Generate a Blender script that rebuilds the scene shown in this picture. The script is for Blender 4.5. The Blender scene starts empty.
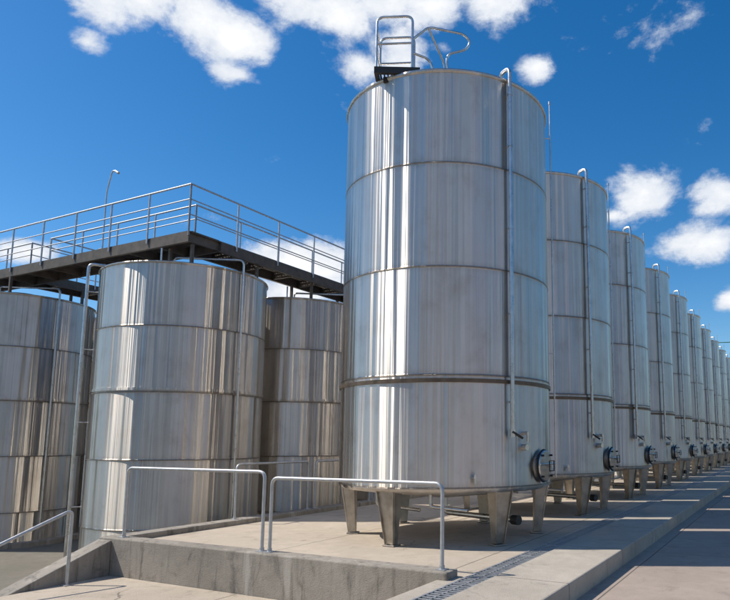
import bpy, bmesh, math, random
from mathutils import Vector, Matrix
random.seed(7)
D=bpy.data; SC=bpy.context.scene
rad=math.radians

# ---------------------------------------------------------------- helpers
class NT:
    def __init__(s,tree): s.t=tree; s.n=tree.nodes; s.l=tree.links
    def new(s,k,**kw):
        n=s.n.new(k)
        for a,b in kw.items(): setattr(n,a,b)
        return n
    def link(s,a,b): s.l.new(a,b)
    def set(s,sock,v):
        if isinstance(v,bpy.types.NodeSocket): s.l.new(v,sock)
        else: sock.default_value=v
    def m(s,op,a,b=0.0,c=None,clamp=False):
        n=s.new('ShaderNodeMath',operation=op); n.use_clamp=clamp
        s.set(n.inputs[0],a); s.set(n.inputs[1],b)
        if c is not None: s.set(n.inputs[2],c)
        return n.outputs[0]
    def comb(s,x,y,z):
        n=s.new('ShaderNodeCombineXYZ')
        for i,v in enumerate((x,y,z)): s.set(n.inputs[i],v)
        return n.outputs[0]
    def noise(s,vec,scale=1,detail=4,rough=.55,dist=0):
        n=s.new('ShaderNodeTexNoise'); s.set(n.inputs['Vector'],vec)
        n.inputs['Scale'].default_value=scale; n.inputs['Detail'].default_value=detail
        n.inputs['Roughness'].default_value=rough; n.inputs['Distortion'].default_value=dist
        return n.outputs[0]
    def mr(s,v,a,b,c,d,smooth=False):
        n=s.new('ShaderNodeMapRange'); n.clamp=True
        if smooth: n.interpolation_type='SMOOTHSTEP'
        s.set(n.inputs[0],v)
        for i,x in enumerate((a,b,c,d)): s.set(n.inputs[i+1],x)
        return n.outputs[0]
    def mix(s,f,a,b,mode='MIX'):
        n=s.new('ShaderNodeMix',data_type='RGBA',blend_type=mode)
        s.set(n.inputs[0],f)
        for i,v in ((6,a),(7,b)):
            if isinstance(v,tuple): n.inputs[i].default_value=(*v[:3],1)
            else: s.l.new(v,n.inputs[i])
        return n.outputs[2]
    def bump(s,h,strength,dist):
        n=s.new('ShaderNodeBump'); n.inputs['Strength'].default_value=strength
        n.inputs['Distance'].default_value=dist; s.l.new(h,n.inputs['Height']); return n.outputs[0]

def newmat(name):
    m=D.materials.new(name); m.use_nodes=True
    t=NT(m.node_tree); b=m.node_tree.nodes['Principled BSDF']
    return m,t,b

def steel_tank(name,z0,h,R,base=(.70,.655,.60)):
    m,t,b=newmat(name)
    tc=t.new('ShaderNodeTexCoord'); sep=t.new('ShaderNodeSeparateXYZ'); t.link(tc.outputs['Object'],sep.inputs[0])
    x,y,z=sep.outputs
    oi=t.new('ShaderNodeObjectInfo'); rnd=oi.outputs['Random']
    ang=t.m('ARCTAN2',y,x)
    pn=t.m('FLOOR',t.m('DIVIDE',t.m('SUBTRACT',z,z0),h))
    seed=t.m('ADD',t.m('MULTIPLY',pn,.45),t.m('MULTIPLY',rnd,40))
    nx=t.m('DIVIDE',x,R); ny=t.m('DIVIDE',y,R)
    def vec(k,kz):
        return t.comb(t.m('MULTIPLY',nx,k),t.m('MULTIPLY',ny,k),t.m('ADD',t.m('MULTIPLY',z,kz),seed))
    low=t.noise(vec(3.2,.03),1,2)
    mid=t.noise(vec(10,.05),1,3)
    hi=t.noise(vec(70,.3),1,3,.6)
    hor=t.noise(t.comb(t.m('MULTIPLY',nx,1.5),t.m('MULTIPLY',ny,1.5),t.m('ADD',t.m('MULTIPLY',z,55),seed)),1,3,.7)
    blotch=t.noise(t.comb(t.m('MULTIPLY',nx,4),t.m('MULTIPLY',ny,4),t.m('ADD',t.m('MULTIPLY',z,1.6),seed)),1,5,.65)
    sh=t.m('FLOOR',t.m('MULTIPLY',t.m('ADD',ang,t.m('MULTIPLY',pn,1.3)),3/math.pi))
    wn=t.new('ShaderNodeTexWhiteNoise',noise_dimensions='2D'); t.link(t.comb(t.m('ADD',pn,t.m('MULTIPLY',rnd,9)),sh,0),wn.inputs['Vector'])
    sheet=wn.outputs['Value']
    fz=t.m('FRACT',t.m('DIVIDE',t.m('SUBTRACT',z,z0),h))
    dz=t.m('MULTIPLY',t.m('MINIMUM',fz,t.m('SUBTRACT',1,fz)),h)
    wob=t.m('MULTIPLY',t.m('SUBTRACT',hi,.5),.02)
    weld=t.mr(t.m('ADD',dz,wob),.006,.020,1,0)
    halo=t.mr(t.m('ADD',dz,t.m('MULTIPLY',t.m('SUBTRACT',mid,.5),.12)),.02,.11,1,0,True)
    fa=t.m('FRACT',t.m('MULTIPLY',t.m('ADD',ang,t.m('MULTIPLY',pn,1.3)),3/math.pi))
    da=t.m('MULTIPLY',t.m('MINIMUM',fa,t.m('SUBTRACT',1,fa)),math.pi/3*R)
    vw=t.mr(da,.003,.010,1,0)
    val=t.m('ADD',.64,t.m('MULTIPLY',mid,.50)); val=t.m('ADD',val,t.m('MULTIPLY',hi,.08)); val=t.m('ADD',val,t.m('MULTIPLY',sheet,.05))
    val=t.m('SUBTRACT',val,t.m('MULTIPLY',blotch,.16)); val=t.m('ADD',val,t.m('MULTIPLY',t.m('FRACT',t.m('MULTIPLY',rnd,7)),.12))
    mul=t.new('ShaderNodeVectorMath',operation='SCALE'); mul.inputs[0].default_value=base; t.link(val,mul.inputs['Scale'])
    col=t.mix(t.mr(blotch,.5,.75,0,.30,True),mul.outputs[0],(.40,.32,.25))
    col=t.mix(t.m('MULTIPLY',halo,.22),col,(.34,.27,.20))
    col=t.mix(t.m('MULTIPLY',weld,.5),col,(.18,.14,.10))
    col=t.mix(t.m('MULTIPLY',vw,.30),col,(.25,.22,.19))
    drip=t.m('MULTIPLY',t.mr(hi,.60,.72,0,1),t.mr(fz,.5,1.0,0,.22))
    col=t.mix(drip,col,(.33,.29,.24))
    t.link(col,b.inputs['Base Color'])
    b.inputs['Metallic'].default_value=1
    r=t.m('ADD',.335,t.m('MULTIPLY',t.m('SUBTRACT',mid,.5),.16)); r=t.m('ADD',r,t.m('MULTIPLY',sheet,.03)); r=t.m('ADD',r,t.m('MULTIPLY',t.m('SUBTRACT',blotch,.5),.10))
    r=t.m('ADD',r,t.m('MULTIPLY',weld,.2))
    t.link(r,b.inputs['Roughness'])
    b.inputs['Anisotropic'].default_value=.97
    b.inputs['Anisotropic Rotation'].default_value=.25
    tg=t.new('ShaderNodeTangent',direction_type='RADIAL',axis='Z'); t.link(tg.outputs[0],b.inputs['Tangent'])
    hsum=t.m('ADD',t.m('MULTIPLY',low,1.25),t.m('MULTIPLY',mid,.24)); hsum=t.m('ADD',hsum,t.m('MULTIPLY',hi,.008)); hsum=t.m('ADD',hsum,t.m('MULTIPLY',hor,.002))
    t.link(t.bump(hsum,1,.10),b.inputs['Normal'])
    return m

def metal(name,col,rough=.4,metallic=1,var=.25,scale=6):
    m,t,b=newmat(name)
    tc=t.new('ShaderNodeTexCoord'); n=t.noise(tc.outputs['Object'],scale,5,.6)
    c=t.mix(t.mr(n,.3,.7,0,1),tuple(v*(1-var) for v in col),tuple(min(1,v*(1+var*.5)) for v in col))
    t.link(c,b.inputs['Base Color']); b.inputs['Metallic'].default_value=metallic
    t.link(t.mr(n,.3,.7,rough-.08,rough+.12),b.inputs['Roughness'])
    return m

def concrete(name,col,dark,joint=None,stain=.5,rough=.9,cr=.8,vert=0):
    m,t,b=newmat(name)
    g=t.new('ShaderNodeNewGeometry'); P=g.outputs['Position']
    n1=t.noise(P,.55,5,.6,.4); n2=t.noise(P,5,6,.65); n3=t.noise(P,60,3,.6); n4=t.noise(P,1.7,6,.7,1.2)
    c=t.mix(t.mr(n1,.3,.72,0,1,True),col,dark)
    c=t.mix(t.mr(n2,.35,.75,0,.45),c,tuple(v*.72 for v in dark))
    c=t.mix(t.mr(n4,.54,.70,0,stain,True),c,tuple(v*.5 for v in dark))
    c=t.mix(t.mr(n3,.3,.75,0,.35),c,tuple(min(1,v*1.25) for v in col))
    if vert:
        s0=t.new('ShaderNodeVectorMath',operation='MULTIPLY'); t.link(P,s0.inputs[0]); s0.inputs[1].default_value=(7,7,.8)
        nv=t.noise(s0.outputs[0],1,5,.65); c=t.mix(t.mr(nv,.5,.72,0,vert,True),c,tuple(v*.45 for v in dark))
        nw=t.noise(s0.outputs[0],.6,3,.6); c=t.mix(t.mr(nw,.58,.72,0,vert*.6,True),c,(.50,.47,.42))
    vo=t.new('ShaderNodeTexVoronoi',feature='DISTANCE_TO_EDGE'); vo.inputs['Scale'].default_value=.27
    w=t.new('ShaderNodeVectorMath',operation='ADD'); t.link(P,w.inputs[0])
    nz=t.new('ShaderNodeTexNoise'); t.link(P,nz.inputs['Vector']); nz.inputs['Scale'].default_value=1.3; nz.inputs['Detail'].default_value=6
    sc=t.new('ShaderNodeVectorMath',operation='SCALE'); t.link(nz.outputs['Color'],sc.inputs[0]); sc.inputs['Scale'].default_value=.9
    t.link(sc.outputs[0],w.inputs[1]); t.link(w.outputs[0],vo.inputs['Vector'])
    crack=t.m('MULTIPLY',t.mr(vo.outputs['Distance'],.001,.005,1,0),t.mr(n1,.5,.62,0,cr))
    c=t.mix(crack,c,tuple(v*.35 for v in dark))
    h=t.m('ADD',t.m('MULTIPLY',n2,.6),t.m('MULTIPLY',n3,.5)); h=t.m('SUBTRACT',h,t.m('MULTIPLY',crack,.8))
    if joint:
        sep=t.new('ShaderNodeSeparateXYZ'); t.link(P,sep.inputs[0])
        for i,(sp,off) in enumerate(joint):
            if sp:
                f=t.m('FRACT',t.m('DIVIDE',t.m('ADD',sep.outputs[i],off),sp))
                d=t.m('MULTIPLY',t.m('MINIMUM',f,t.m('SUBTRACT',1,f)),sp)
                k=t.mr(t.m('ADD',d,t.m('MULTIPLY',t.m('SUBTRACT',n2,.5),.01)),.005,.012,1,0)
                c=t.mix(t.m('MULTIPLY',k,.7),c,tuple(v*.3 for v in dark)); h=t.m('SUBTRACT',h,k)
    t.link(c,b.inputs['Base Color']); b.inputs['Roughness'].default_value=rough
    t.link(t.bump(h,.7,.014),b.inputs['Normal'])
    return m

BOXF=[(0,1,3,2),(4,6,7,5),(0,4,5,1),(2,3,7,6),(0,2,6,4),(1,5,7,3)]
class MB:
    def __init__(s): s.v=[];s.f=[];s.m=[];s.s=[]
    def add(s,vs,fs,mat=0,smooth=False):
        o=len(s.v); s.v+= [tuple(v) for v in vs]
        for f in fs: s.f.append(tuple(i+o for i in f)); s.m.append(mat); s.s.append(smooth)
    def box(s,x0,x1,y0,y1,z0,z1,mat=0):
        s.add([(x,y,z) for x in(x0,x1) for y in(y0,y1) for z in(z0,z1)],BOXF,mat)
    def lathe(s,prof,seg=96,mat=0,c=(0,0),smooth=True,M=None):
        vs=[];fs=[]
        for r,z in prof:
            for i in range(seg):
                a=2*math.pi*i/seg; p=Vector((c[0]+r*math.cos(a),c[1]+r*math.sin(a),z))
                if M: p=M@p
                vs.append(p)
        for j in range(len(prof)-1):
            for i in range(seg):
                k=(i+1)%seg; fs.append((j*seg+i,j*seg+k,(j+1)*seg+k,(j+1)*seg+i))
        s.add(vs,fs,mat,smooth)
    def tube(s,pts,r,mat=0,seg=10,fillet=0):
        pts=[Vector(p) for p in pts]
        if fillet and len(pts)>2:
            q=[pts[0]]
            for i in range(1,len(pts)-1):
                a,b,c=pts[i-1],pts[i],pts[i+1]
                d=min(fillet,(a-b).length*.49,(c-b).length*.49)
                p0=b+(a-b).normalized()*d; p1=b+(c-b).normalized()*d
                for k in range(7):
                    u=k/6; q.append(p0*(1-u)**2+b*2*u*(1-u)+p1*u*u)
            q.append(pts[-1]); pts=q
        n=len(pts); t=(pts[1]-pts[0]).normalized()
        up=Vector((0,0,1)) if abs(t.z)<.9 else Vector((1,0,0))
        u=t.cross(up).normalized(); vs=[]
        for i,p in enumerate(pts):
            if i==0: t2=(pts[1]-pts[0]).normalized()
            elif i==n-1: t2=(pts[-1]-pts[-2]).normalized()
            else: t2=((pts[i+1]-p).normalized()+(p-pts[i-1]).normalized()).normalized()
            u=(u-t2*u.dot(t2)).normalized(); w=t2.cross(u)
            for k in range(seg):
                a=2*math.pi*k/seg; vs.append(p+u*r*math.cos(a)+w*r*math.sin(a))
        fs=[]
        for i in range(n-1):
            for k in range(seg):
                l=(k+1)%seg; fs.append((i*seg+k,i*seg+l,(i+1)*seg+l,(i+1)*seg+k))
        s.add(vs,fs,mat,True)
        s.add(vs[:seg],[tuple(range(seg))],mat); s.add(vs[-seg:],[tuple(range(seg))],mat)
    def mesh(s,name,mats):
        me=D.meshes.new(name); me.from_pydata(s.v,[],s.f)
        for m in mats: me.materials.append(m)
        me.polygons.foreach_set('material_index',s.m); me.polygons.foreach_set('use_smooth',s.s)
        me.update(); bm=bmesh.new(); bm.from_mesh(me); bmesh.ops.recalc_face_normals(bm,faces=bm.faces); bm.to_mesh(me); bm.free()
        return me
def obj(name,me,parent=None,loc=(0,0,0),bevel=0):
    o=D.objects.new(name,me); SC.collection.objects.link(o); o.location=loc
    if parent: o.parent=parent
    if bevel:
        md=o.modifiers.new('bev','BEVEL'); md.width=bevel; md.segments=2; md.limit_method='ANGLE'
    return o
def empty(name,loc=(0,0,0)):
    e=D.objects.new(name,None); SC.collection.objects.link(e); e.location=loc; return e

# ---------------------------------------------------------------- materials
R=1.855; TOP=7.60
STEEL=steel_tank('brushed_stainless',.90,1.70,R)
RL=1.83; LT=5.40
STEEL_B=steel_tank('brushed_stainless_old',-.19,1.40,RL,(.67,.63,.575))
PIPE=metal('pipe_steel',(.62,.61,.59),.3)
LEG=metal('leg_steel',(.46,.42,.37),.45,1,.3)
BAND=metal('stained_band_steel',(.20,.15,.11),.5,1,.4)
DARKST=metal('dark_painted_steel',(.035,.032,.03),.5,.2)
RUBBER=metal('black_rubber',(.012,.012,.012),.6,0)
GALV=metal('galvanised_steel',(.50,.51,.52),.5,.75,.2,14)
GALVD=metal('weathered_steel',(.12,.105,.09),.65,.3,.4)
CONC=concrete('platform_concrete',(.49,.42,.335),(.38,.32,.25),((3.0,.9),(4.5,1.7)),.6)
CONCW=concrete('wall_concrete',(.34,.305,.26),(.20,.18,.15),None,.8,.9,.4,.75)
CONCK=concrete('kerb_concrete',(.46,.41,.34),(.34,.30,.245),((0,0),(2.5,.4)),.6,.9,.2)
ROADM=concrete('road_concrete',(.39,.32,.265),(.29,.24,.20),((3.5,2.1),(6,1)),.5)
GROUND=concrete('yard_ground',(.20,.18,.15),(.13,.12,.09),None,.5)

# ---------------------------------------------------------------- storage tanks, main row
TX,TY,SP=-5.55,10.12,4.45
def pol(r,a,z): return (r*math.cos(rad(a)),r*math.sin(rad(a)),z)
def bead(prof,R,z):
    # support loops either side keep the shell's shading normals horizontal
    return prof+[(R,z-.03),(R,z-.018),(R+.005,z-.012),(R+.007,z),(R+.005,z+.012),(R,z+.018),(R,z+.03)]
b=MB()
b.lathe([(.10,.62),(.9,.71),(R-.12,.81)],128)
p=[(R-.12,.81),(R-.05,.825),(R-.015,.85),(R,.885),(R,.90),(R,.92)]
for z in (2.60,4.30,6.00): p=bead(p,R,z)
p+=[(R,TOP-.07)]
b.lathe(p,160)
b.lathe([(R,2.485),(R+.022,2.487),(R+.024,2.545),(R,2.547)],160,1,smooth=False)
b.lathe([(R,TOP-.07),(R+.02,TOP-.065),(R+.03,TOP-.04),(R+.02,TOP-.01),(R-.03,TOP),(.45,TOP+.25),(.45,TOP+.37),(0.01,TOP+.41)],128)
ME_BODY=b.mesh('tank_body',[STEEL,BAND])
# legs
b=MB()
for a in (-152,-92,-31,28,90,150):
    M=Matrix.Rotation(rad(a),4,'Z')
    def q(x,y,z): return M@Vector((x,y,z))
    tw,bw=.17,.08; ro_t,ro_b=R-.06,R-.20; th=.10
    vs=[q(ro_t,-tw,.93),q(ro_t,tw,.93),q(ro_t-.22,tw,.82),q(ro_t-.22,-tw,.82),
        q(ro_b,-bw,.03),q(ro_b,bw,.03),q(ro_b-th,bw,.03),q(ro_b-th,-bw,.03)]
    b.add(vs,[(0,1,5,4),(1,2,6,5),(2,3,7,6),(3,0,4,7),(0,3,2,1),(4,5,6,7)])
    for sgn in (-1,1):
        vs=[q(ro_t+.003,sgn*tw,.93),q(ro_t+.035,sgn*tw,.93),q(ro_b+.03,sgn*bw,.03),q(ro_b+.003,sgn*bw,.03),
            q(ro_t+.003,sgn*(tw-.012),.93),q(ro_t+.035,sgn*(tw-.012),.93),q(ro_b+.03,sgn*(bw-.012),.03),q(ro_b+.003,sgn*(bw-.012),.03)]
        b.add(vs,[(0,1,2,3),(7,6,5,4),(0,4,5,1),(2,6,7,3),(1,5,6,2),(0,3,7,4)])
    b.add([q(x,y,z) for x in(ro_b-.15,ro_b+.05) for y in(-.11,.11) for z in(.004,.024)],BOXF)
ME_LEGS=b.mesh('legs',[LEG])
# pipes / fittings
b=MB()
a=-29
b.tube([pol(R-.16,a,TOP),pol(R-.16,a,TOP+.17),pol(R+.085,a,TOP+.17),pol(R+.085,a,1.78)],.034,0,12,.14)
for z in (2.2,3.6,5.0,6.4,7.3):
    b.tube([pol(R-.01,a,z),pol(R+.085,a,z)],.012,0,8)
    b.tube([pol(R+.085,a,z-.02),pol(R+.085,a,z+.02)],.043,0,12)
b.tube([pol(R+.085,a,1.78),pol(R+.085,a,1.66)],.05,0,12)
b.tube([pol(R+.12,a-1,1.74),pol(R+.16,a+4,1.64)],.02,1,8)
b.tube([pol(R-.01,a+9,1.72),pol(R+.11,a+9,1.72)],.03,0,10); b.tube([pol(R+.1,a+9,1.72),pol(R+.1,a+9,1.58)],.022,0,10)
b.tube([pol(R-.01,a+9,1.50),pol(R+.09,a+9,1.50)],.05,0,12)
b.tube([pol(R+.14,32,.95),pol(R+.14,32,8.1)],.015,0,8)
b.tube([pol(R+.14,32,8.1),pol(R+.14,32,8.16)],.026,0,8)
for z in (1.1,3.2,5.4,7.4): b.tube([pol(R-.01,32,z),pol(R+.14,32,z)],.011,0,6)
b.tube([(0,0,.64),(0,0,.36),(1.5,-.5,.36)],.045,0,12,.12)
b.tube([(1.5,-.5,.36),(1.62,-.54,.36)],.075,1,14)
b.tube([pol(1.2,-150,.76),pol(1.2,-150,.5),pol(.5,-120,.42)],.03,0,10,.08)
b.tube([pol(1.5,-70,.78),pol(1.5,-70,.60),pol(1.75,-50,.56)],.028,0,10,.06)
b.tube([pol(R-.02,-48,1.05),pol(R+.10,-48,1.05)],.022,0,10); b.tube([pol(R+.09,-48,1.10),pol(R+.09,-48,.97)],.018,0,10)
ME_FIT=b.mesh('fill_pipe_and_fittings',[PIPE,DARKST])
# manhole
b=MB()
M=Matrix.Rotation(rad(-4),4,'Z')@Matrix.Translation((R-.12,0,1.20))@Matrix.Rotation(rad(90),4,'Y')
b.lathe([(.215,-.02),(.215,.14),(.235,.15)],40,0,M=M)
b.lathe([(.215,.155),(.255,.155),(.27,.17),(.255,.19),(.215,.19),(.205,.17),(.215,.155)],40,1,M=M)
b.lathe([(.25,.192),(.245,.205),(.235,.21)],40,0,M=M)
b.lathe([(.235,.21),(.15,.22),(.005,.235)],40,2,M=M)
for k in range(4):
    an=rad(45+90*k)
    b.tube([M@Vector((.235*math.cos(an),.235*math.sin(an),.15)),M@Vector((.235*math.cos(an),.235*math.sin(an),.25))],.016,1,8)
b.tube([M@Vector((-.03,-.30,.24)),M@Vector((-.03,.30,.24))],.016,0,8)
b.tube([M@Vector((.08,-.09,.31)),M@Vector((-.08,-.09,.31)),M@Vector((-.08,.09,.31)),M@Vector((.08,.09,.31)),M@Vector((.08,-.09,.31))],.010,1,6)
b.tube([M@Vector((0,0,.23)),M@Vector((0,0,.31))],.016,0,8)
ME_MAN=b.mesh('manhole_door',[PIPE,RUBBER,LEG])
def top_rail():
    b=MB()
    e1=Vector((.877,.481,0)); e2=Vector((-.481,.877,0)); ZB=TOP
    def L(a,c,z): return e1*(a+.10)+e2*c+Vector((0,0,ZB+z))
    def bx(a0,a1,c0,c1,z0,z1,m): b.add([L(x,y,z) for x in(a0,a1) for y in(c0,c1) for z in(z0,z1)],BOXF,m)
    for q in ((-1.30,-.55,-1.72,-1.66,-.02,.09),(-1.30,-.55,-1.16,-1.10,-.02,.09),(-1.30,-1.24,-1.66,-1.16,-.02,.09),(-.61,-.55,-1.66,-1.16,-.02,.09)): bx(*q,1)
    for k in range(11):
        x=-1.22+k*.06; bx(x,x+.02,-1.66,-1.16,.04,.08,1)
    bx(-1.16,-1.10,-1.60,-1.54,-.10,-.02,1); bx(-.75,-.69,-1.60,-1.54,-.08,-.02,1)
    r=.021
    b.tube([L(-1.27,-1.69,.08),L(-1.27,-1.69,.98),L(-.68,-1.69,1.02),L(-.68,-1.69,.08)],r,0,10,.12)
    b.tube([L(-1.27,-1.13,.08),L(-1.27,-1.13,.98),L(-.68,-1.13,1.02),L(-.68,-1.13,.08)],r,0,10,.12)
    b.tube([L(-1.27,-1.69,.50),L(-.68,-1.69,.54)],r*.85,0,8); b.tube([L(-1.27,-1.13,.50),L(-.68,-1.13,.54)],r*.85,0,8)
    b.tube([L(-1.27,-1.69,.80),L(-1.27,-1.13,.80)],r*.85,0,8); b.tube([L(-1.27,-1.69,.45),L(-1.27,-1.13,.45)],r*.85,0,8)
    b.tube([L(-.68,-1.69,.60),L(-.42,-1.62,.88),L(.18,-1.42,.90),L(.30,-1.36,.80),L(.22,-1.38,.64),L(-.10,-1.46,.50),L(-.12,-1.44,.30),L(.02,-1.44,.02)],r,0,10,.10)
    b.tube([L(-.68,-1.69,.36),L(-.40,-1.62,.30),L(-.30,-1.60,.0)],r,0,10,.10)
    b.tube([L(-.42,-1.62,.86),L(-.16,-1.3,.45),L(-.12,-1.25,0.05)],r*.9,0,8,.1)
    return b.mesh('top_guardrail',[PIPE,DARKST])
ME_TOP=top_rail()
b=MB()
for a0 in (140,160):
    b.tube([pol(1.2,a0,TOP+.1),pol(1.2,a0,TOP+.6),pol(.7,a0,TOP+.6),pol(.7,a0,TOP+.15)],.02,0,8,.1)
ME_TOP2=b.mesh('top_guardrail_small',[PIPE])
for i in range(12):
    e=empty('stainless_steel_storage_tank',(TX,TY+SP*i,0))
    obj('tank_body',ME_BODY,e); obj('legs',ME_LEGS,e,bevel=.006); obj('pipes',ME_FIT,e); obj('manhole_door',ME_MAN,e)
    obj('top_guardrail',ME_TOP if i==0 else ME_TOP2,e)
# ---------------------------------------------------------------- left tanks
b=MB()
p=[(RL,-.92)]
for z in (-.19,1.21,2.61,4.01): p=bead(p,RL,z)
p+=[(RL,LT-.05)]
b.lathe(p,160)
b.lathe([(RL,2.64),(RL+.02,2.642),(RL+.02,2.70),(RL,2.702)],160,0,smooth=False)
b.lathe([(RL,LT-.05),(RL+.02,LT-.04),(RL+.03,LT-.02),(RL+.02,LT),(RL-.03,LT+.01),(.45,LT+.2),(.45,LT+.28),(.01,LT+.30)],128)
ME_LB=b.mesh('tank_body',[STEEL_B])
b=MB(); b.lathe([(RL+.18,-1.05),(RL+.18,-.93),(RL+.16,-.92),(0.01,-.92)],64,0,smooth=False); ME_PL=b.mesh('plinth',[CONCW])
b=MB()
a=-121
b.tube([pol(RL-.15,a,LT),pol(RL-.15,a,LT+.13),pol(RL+.22,a,LT+.13),pol(RL+.22,a,-.95)],.034,0,12,.12)
for z in (0.2,2.0,3.6,4.9): b.tube([pol(RL-.01,a,z),pol(RL+.22,a,z)],.013,0,6)
b.tube([pol(RL-.75,-55,LT+.1),pol(RL-.75,-55,LT+.28),pol(RL+.07,-2,LT+.26),pol(RL+.07,-2,-.6)],.024,0,12,.12)
b.tube([pol(RL-.3,-60,LT),pol(RL-.3,-60,LT+.36)],.02,0,8)
ME_LP=b.mesh('pipes',[PIPE])
LTANKS=((-12.8,10.4),(-12.8,14.3),(-12.8,18.2),(-12.8,22.1),(-19.3,10.2),(-19.3,14.1),(-19.3,18.0))
for (x,y) in LTANKS:
    e=empty('stainless_steel_vat',(x,y,0))
    obj('tank_body',ME_LB,e); obj('plinth',ME_PL,e); obj('pipes',ME_LP,e)
# ---------------------------------------------------------------- walkway
wk=empty('elevated_walkway')
b=MB(); rl=MB()
Z0,Z1=5.86,6.10
def seg(ax,c0,c1,s0,s1):
    def bx(a0,a1,b0,b1,z0,z1,m=0):
        if ax==0: b.box(a0,a1,b0,b1,z0,z1,m)
        else: b.box(b0,b1,a0,a1,z0,z1,m)
    for (w0,w1,f) in ((c0,c0+.012,1),(c1-.012,c1,-1)):
        bx(s0,s1,w0,w1,Z0,Z1)
        lo=(w1,w1+.06) if f>0 else (w0-.06,w0)
        bx(s0,s1,lo[0],lo[1],Z0,Z0+.012); bx(s0,s1,lo[0],lo[1],Z1-.012,Z1)
    x=s0+.5
    while x<s1-.1:
        bx(x,x+.05,c0+.014,c1-.014,Z0+.03,Z1-.02); x+=1.0
    x=s0
    while x<s1:
        bx(x,x+.008,c0+.075,c1-.075,Z1-.018,Z1+.016); x+=.03
    for k in range(9):
        w=c0+.1+k*(c1-c0-.2)/8; bx(s0,s1,w,w+.006,Z1-.018,Z1+.012)
def rail(p0,p1,n):
    p0=Vector(p0);p1=Vector(p1)
    for h in (.36,.70,1.04):
        rl.tube([p0+Vector((0,0,h)),p1+Vector((0,0,h))],.021 if h>1 else .014,0,8)
    for k in range(n+1):
        q=p0.lerp(p1,k/n); rl.tube([q-Vector((0,0,.12)),q+Vector((0,0,1.04))],.021,0,8)
XA,XB=-11.38,-12.28; YA,YB=9.20,10.10
seg(0,YA,YB,-26,XA); seg(1,XB,XA,YB+.004,28); seg(1,-18.0-.86,-18.0,YB+.004,26)
rail((-26,YA-.02,Z1),(XA+.02,YA-.02,Z1),11); rail((XA+.02,YA-.02,Z1),(XA+.02,28,Z1),14)
rail((-18.0,YB+.02,Z1),(XB-.02,YB+.02,Z1),4); rail((XB-.02,YB+.02,Z1),(XB-.02,28,Z1),13)
rail((-26,YB+.02,Z1),(-18.88,YB+.02,Z1),6); rail((-18.88,YB+.02,Z1),(-18.88,26,Z1),12); rail((-17.98,YB+.02,Z1),(-17.98,26,Z1),12)
obj('deck_and_beams',b.mesh('deck_and_beams',[GALVD]),wk); obj('guardrails',rl.mesh('guardrails',[GALV]),wk)
b=MB()
for (tx,ty) in LTANKS:
    for (dx,dy) in ((.62,-1.0),(1.32,-1.0),(.62,1.0),(1.32,.9)):
        x,y=tx+dx,ty+dy
        b.box(x-.03,x+.03,y-.03,y+.03,LT-.02,Z0-.002); b.box(x-.08,x+.08,y-.08,y+.08,LT-.03,LT+.02)
obj('stands',b.mesh('stands',[GALVD]),wk)
b=MB()
lx,ly=-14.45,9.3
b.tube([(lx,ly,6.1),(lx,ly,7.55),(lx+.16,ly,8.08),(lx+.36,ly-.02,7.98)],.017,0,10,.15)
b.tube([(lx+.30,ly-.02,8.02),(lx+.43,ly-.025,7.94)],.032,0,10)
b.box(lx-.06,lx+.06,ly-.06,ly+.06,6.12,6.135,0)
obj('walkway_lamp',b.mesh('walkway_lamp',[GALV]),bevel=.004)
# ---------------------------------------------------------------- ground, platform, walls
def slab(name,bx,mat,bev=0.0):
    b=MB()
    for q in bx: b.box(*q)
    return obj(name,b.mesh(name,[mat]),bevel=bev)
b=MB(); b.add([(-1500,-1500,-1.05),(1500,-1500,-1.05),(1500,1500,-1.05),(-1500,1500,-1.05)],[(0,1,2,3)])
obj('ground',b.mesh('ground',[GROUND]))
slab('concrete_platform',[(-9.62,-3.55,7.005,75,-1.2,0)],CONC)
slab('platform_kerb',[(-3.23,-2.32,3.6,75,-1.2,.03)],CONCK,.02)
slab('drain_channel_bed',[(-3.55,-3.23,3.6,75,-1.2,-.07)],RUBBER)
slab('front_strip',[(-3.80,-3.55,3.6,7.0,-1.2,.0)],CONCK,.01)
slab('road',[(-2.32,9,-40,90,-1.2,-.20)],ROADM)
slab('low_concrete_wall',[(-9.95,-3.66,6.72,7.0,-1.2,.09)],CONCW,.018)
slab('edge_kerb',[(-9.95,-9.63,7.003,75,-1.2,.09)],CONCW,.018)
slab('entrance_slab',[(-9.62,-3.81,5.0,6.715,-1.2,-.47)],CONC,.012)
b=MB()
for k in range(3): b.box(-9.62,-3.81,5.0-.32*(k+1),4.999-.32*k,-1.2,-.62-.14*k)
obj('concrete_steps',b.mesh('concrete_steps',[CONC]),bevel=.01)
b=MB()
xa,xb=-9.95,-9.63; y1,y0=6.718,4.6; zt1,zt0=.06,-.72
b.add([(xa,y1,zt1),(xb,y1,zt1),(xb,y0,zt0),(xa,y0,zt0),(xa,y1,-1.2),(xb,y1,-1.2),(xb,y0,-1.2),(xa,y0,-1.2)],
      [(0,1,2,3),(4,7,6,5),(0,4,5,1),(3,2,6,7),(0,3,7,4),(1,5,6,2)])
obj('stair_parapet',b.mesh('stair_parapet',[CONCW]),bevel=.015)
b=MB(); y=3.62
b.box(-3.548,-3.518,3.6,60,-.04,.012); b.box(-3.262,-3.232,3.6,60,-.04,.012); b.box(-3.398,-3.382,3.6,60,-.04,.010)
while y<45:
    b.box(-3.517,-3.399,y,y+.030,-.03,.008); b.box(-3.381,-3.263,y,y+.030,-.03,.008); y+=.085
y=3.6
while y<45: b.box(-3.517,-3.263,y-.006,y+.03,-.035,.0125); y+=1.0
obj('drain_grate',b.mesh('drain_grate',[GALV]))
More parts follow.
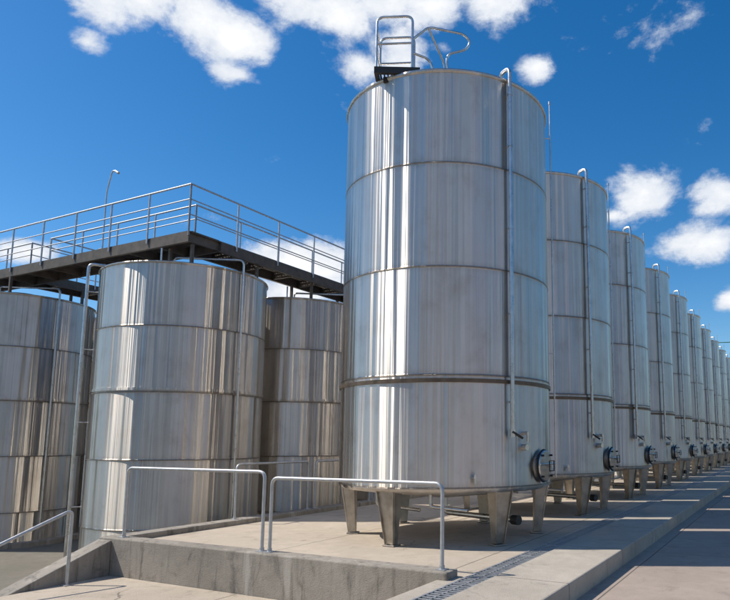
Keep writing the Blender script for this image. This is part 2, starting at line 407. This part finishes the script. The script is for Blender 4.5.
# ---------------------------------------------------------------- handrails
def urail(name,p0,p1,z0,z1):
    b=MB(); p0=Vector(p0);p1=Vector(p1)
    b.tube([(p0.x,p0.y,z0),(p0.x,p0.y,z1),(p1.x,p1.y,z1),(p1.x,p1.y,z0)],.024,0,12,.11)
    for p in (p0,p1):
        b.box(p.x-.06,p.x+.06,p.y-.06,p.y+.06,z0,z0+.01)
        b.tube([(p.x,p.y,z0+.01),(p.x,p.y,z0+.05)],.032,0,12)
    return obj(name,b.mesh(name,[GALV]))
urail('handrail',(-9.55,6.86,0),(-6.64,6.86,0),.09,1.17)
urail('handrail',(-6.50,6.86,0),(-3.80,6.86,0),.09,1.09)
for k in range(3): urail('handrail',(-9.79,9.35+2.35*k,0),(-9.79,11.45+2.35*k,0),.09,1.14)
b=MB()
b.tube([(-9.5,5.98,-.47),(-9.5,5.98,.60),(-9.5,4.4,-.02),(-9.5,4.4,-.98)],.024,0,12,.10)
b.box(-9.56,-9.44,5.92,6.04,-.47,-.455)
obj('stair_handrail',b.mesh('stair_handrail',[GALV]))
mg=metal('green_cable',(.03,.16,.10),.5,0)
b=MB(); pts=[]
for k in range(21):
    u=k/20; pts.append((-6+u*22,46,8.3-.25*4*u*(1-u)))
b.tube(pts,.03,0,6); b.tube([(16,46,-1.05),(16,46,8.6)],.10,1,10); b.box(15.6,16.4,45.95,46.05,8.3,8.4,1)
obj('overhead_cable',b.mesh('overhead_cable',[mg,GALVD]))
# ---------------------------------------------------------------- unseen building across the road, added as a bright reflection in the tanks
PLASTER=concrete('white_plaster',(.74,.72,.68),(.62,.60,.56),None,.2,.85,0.0)
ROOF=metal('roof_sheet',(.22,.10,.07),.6,.1,.3); GLASS=metal('window_glass',(.03,.04,.05),.1,0,.2)
wb=empty('reflection_building',(15,-6,0))
b=MB(); b.box(0,10,-9,9,-1.05,5.6)
b.add([(0,-9,5.602),(10,-9,5.602),(5,-9,7.6)],[(0,1,2)]); b.add([(0,9,5.602),(10,9,5.602),(5,9,7.6)],[(0,1,2)])
obj('walls',b.mesh('walls',[PLASTER]),wb)
b=MB()
for s in (-1,1):
    x0=5+s*5.5; vs=[(5,-9.5,7.65),(5,9.5,7.65),(x0,9.5,5.43),(x0,-9.5,5.43)]
    b.add(vs+[(x,y,z+.08) for x,y,z in vs],[(0,1,2,3),(4,5,6,7),(0,1,5,4),(1,2,6,5),(2,3,7,6),(3,0,4,7)])
obj('roof',b.mesh('roof',[ROOF]),wb)
b=MB()
for y in (-7,-4.2,4.2,7): 
    b.box(-.03,.0,y-.7,y+.7,1.2,2.8,1); b.box(-.06,.0,y-.78,y-.71,1.1,2.9,0); b.box(-.06,.0,y+.71,y+.78,1.1,2.9,0); b.box(-.05,-.031,y-.03,y+.03,1.2,2.8,0); b.box(-.10,0,y-.8,y+.8,1.02,1.1,0)
b.box(-.05,0,-1.8,1.8,-.2,3.6,2); b.box(-.08,0,-1.95,-1.81,-.2,3.7,0); b.box(-.08,0,1.81,1.95,-.2,3.7,0); b.box(-.08,0,-1.95,1.95,3.705,3.85,0)
obj('windows_and_door',b.mesh('windows_and_door',[PLASTER,GLASS,DARKST]),wb)
# ---------------------------------------------------------------- trees
ml,t,bs=newmat('foliage'); g=t.new('ShaderNodeNewGeometry')
n=t.noise(g.outputs['Position'],.9,4); n2=t.noise(g.outputs['Position'],9,2)
c=t.mix(t.mr(n,.35,.65,0,1),(.035,.07,.018),(.09,.13,.035)); c=t.mix(t.mr(n2,.4,.7,0,.5),c,(.02,.04,.01))
t.link(c,bs.inputs['Base Color']); bs.inputs['Roughness'].default_value=.6
bark=metal('bark',(.10,.075,.05),.9,0,.4)
def tree(b,x,y,z,h,w,nl):
    b.lathe([(h*.035,z),(h*.024,z+h*.3),(h*.012,z+h*.7)],8,1,c=(x,y))
    cl=[]
    for k in range(22):
        a=random.uniform(0,6.28); r=w*math.sqrt(random.random())*.8; zz=z+h*random.uniform(.30,.95)
        f=1-abs((zz-z)/h-.6)*1.3; cl.append((x+r*f*math.cos(a),y+r*f*math.sin(a),zz,w*random.uniform(.22,.42)))
        if k<7: b.tube([(x,y,z+h*.3),(x+r*f*.8*math.cos(a),y+r*f*.8*math.sin(a),zz-.3)],h*.008,1,5)
    for _ in range(nl):
        cx,cy,cz,cr=random.choice(cl)
        d=Vector((random.gauss(0,1),random.gauss(0,1),random.gauss(0,.8))).normalized()*cr*random.uniform(.5,1.05)
        p=Vector((cx,cy,cz))+d; s=random.uniform(.16,.34)
        u=Vector((random.gauss(0,1),random.gauss(0,1),random.gauss(0,1))).normalized(); v=u.orthogonal().normalized()
        b.add([p-u*s,p+v*s*.6,p+u*s,p-v*s*.6],[(0,1,2,3)],0)
b=MB()
for k in range(9): tree(b,-14+k*4.2+random.uniform(-1,1),84+random.uniform(-3,5),-1.05,random.uniform(6,8.5),random.uniform(2.4,3.4),1300)
for k in range(9): tree(b,15+random.uniform(-1,2),11+k*7.0,-1.05,random.uniform(9,13),random.uniform(2.2,3.0),1300)  # unseen row, added so the tanks reflect dark bands with bright gaps
for k,xx in enumerate((-34,-26,-22,-14,-9.5,-1,4,9.5)): tree(b,xx,-14+random.uniform(-3,2),-1.05,random.uniform(9,12.5),random.uniform(2.4,3.3),1300)  # unseen trees behind the camera, added as dark reflections on the steel
obj('far_and_reflection_trees',b.mesh('far_and_reflection_trees',[ml,bark]))

# ---------------------------------------------------------------- sky
sun_az=rad(-155); sun_el=rad(50)
w=D.worlds.new('World'); SC.world=w; w.use_nodes=True
t=NT(w.node_tree); bg=w.node_tree.nodes['Background']
sky=t.new('ShaderNodeTexSky'); sky.sky_type='NISHITA'; sky.sun_disc=False
sky.sun_elevation=sun_el; sky.sun_rotation=math.pi/2-sun_az; sky.altitude=300; sky.air_density=1.0; sky.dust_density=.5; sky.ozone_density=2.6
hs=t.new('ShaderNodeHueSaturation'); hs.inputs['Saturation'].default_value=1.4; hs.inputs['Value'].default_value=1.35; t.link(sky.outputs[0],hs.inputs['Color'])
tc=t.new('ShaderNodeTexCoord'); dirv=tc.outputs['Generated']
clouds=[ # compass bearing (deg, clockwise from +Y), elevation, half width, flatten, weight
 (-59.4,29.3,1.5,1.8,.60),(-58.5,32.6,3.6,1.9,.85),(-55.5,33.6,4.5,1.8,1.0),(-51,32.9,4.6,1.7,1.0),(-48.3,32.2,4.0,1.8,1.0),(-48.2,29.6,2.2,1.6,.72),
 (-43,35.5,4.5,1.6,.85),(-39,35.2,4.8,1.7,1.0),(-34.5,36,4.5,1.7,1.0),(-30.5,36,5,1.7,1.0),(-24.6,36.5,4.6,1.7,1.0),(-33.3,33.4,3.6,1.5,.95),(-37,31.6,2.6,1.6,.75),(-29,33.4,2.6,1.6,.7),
 (-20.4,31.7,1.9,1.4,.85),(-11.0,20.9,3.8,1.6,1.05),(-13.4,19.5,2.2,1.9,.8),(-5.8,16.3,4.0,1.9,1.05),(-4.4,20.4,3.0,1.5,1.05),(-4,11.8,2.2,1.7,.9),
 (-62.2,13.9,3.6,2.6,.95),(-41.8,15.0,5.2,1.9,1.05),(-43.0,12.6,4.2,2,1.0),(-39.5,13.5,3,2,.9)]
acc=None
for (az,el,r,fl,wt) in clouds:
    a=rad(az); e=rad(el); c=Vector((math.sin(a)*math.cos(e),math.cos(a)*math.cos(e),math.sin(e)))
    s1=t.new('ShaderNodeVectorMath',operation='SUBTRACT'); t.link(dirv,s1.inputs[0]); s1.inputs[1].default_value=c
    s2=t.new('ShaderNodeVectorMath',operation='MULTIPLY'); t.link(s1.outputs[0],s2.inputs[0]); s2.inputs[1].default_value=(1,1,fl)
    s3=t.new('ShaderNodeVectorMath',operation='LENGTH'); t.link(s2.outputs[0],s3.inputs[0])
    k=t.mr(s3.outputs['Value'],0,math.sin(rad(r))*1.25,wt,0)
    acc=k if acc is None else t.m('MAXIMUM',acc,k)
st=t.new('ShaderNodeVectorMath',operation='MULTIPLY'); t.link(dirv,st.inputs[0]); st.inputs[1].default_value=(1,1,1.5)
n1=t.noise(st.outputs[0],9,10,.64,.15); n2=t.noise(st.outputs[0],3.0,8,.6,.2); n3=t.noise(st.outputs[0],22,6,.6)
sepd=t.new('ShaderNodeSeparateXYZ'); t.link(dirv,sepd.inputs[0])
side=t.m('MAXIMUM',t.mr(sepd.outputs[1],.0,-.2,0,1),t.mr(sepd.outputs[0],.15,.4,0,1))
rest=t.m('MULTIPLY',t.mr(n2,.50,.64,0,.85),side)  # clouds outside the view, added for the tanks to reflect
dens=t.m('ADD',t.m('MAXIMUM',acc,rest),t.m('MULTIPLY',t.m('SUBTRACT',n1,.5),1.9))
mask=t.mr(dens,.22,.66,0,1,True)
core=t.mr(t.m('ADD',dens,t.m('MULTIPLY',t.m('SUBTRACT',n3,.5),1.0)),.45,1.15,0,1)
ccol=t.mix(core,(7.2,7.8,8.8),(10.8,10.8,10.8))
final=t.mix(mask,hs.outputs[0],ccol)
t.link(final,bg.inputs['Color']); bg.inputs['Strength'].default_value=.10
sd=D.lights.new('sun','SUN'); sd.energy=5.0; sd.angle=rad(.53); sd.color=(1,.93,.83)
so=D.objects.new('sun',sd); SC.collection.objects.link(so)
dv=Vector((math.cos(sun_az)*math.cos(sun_el),math.sin(sun_az)*math.cos(sun_el),math.sin(sun_el)))
so.rotation_euler=dv.to_track_quat('Z','Y').to_euler(); so.location=dv*60
# camera (the photograph is a crop: lens shift)
cd=D.cameras.new('camera'); cd.lens=31.56; cd.sensor_width=36; cd.clip_end=5000; cd.clip_start=.05
cd.shift_x=-.1438; cd.shift_y=.0753
co=D.objects.new('camera',cd); SC.collection.objects.link(co); co.location=(0,0,1.6)
co.rotation_euler=(rad(90+7.65),0,rad(26.57)); SC.camera=co
SC.view_settings.view_transform='Standard'; SC.view_settings.look='None'; SC.view_settings.exposure=0
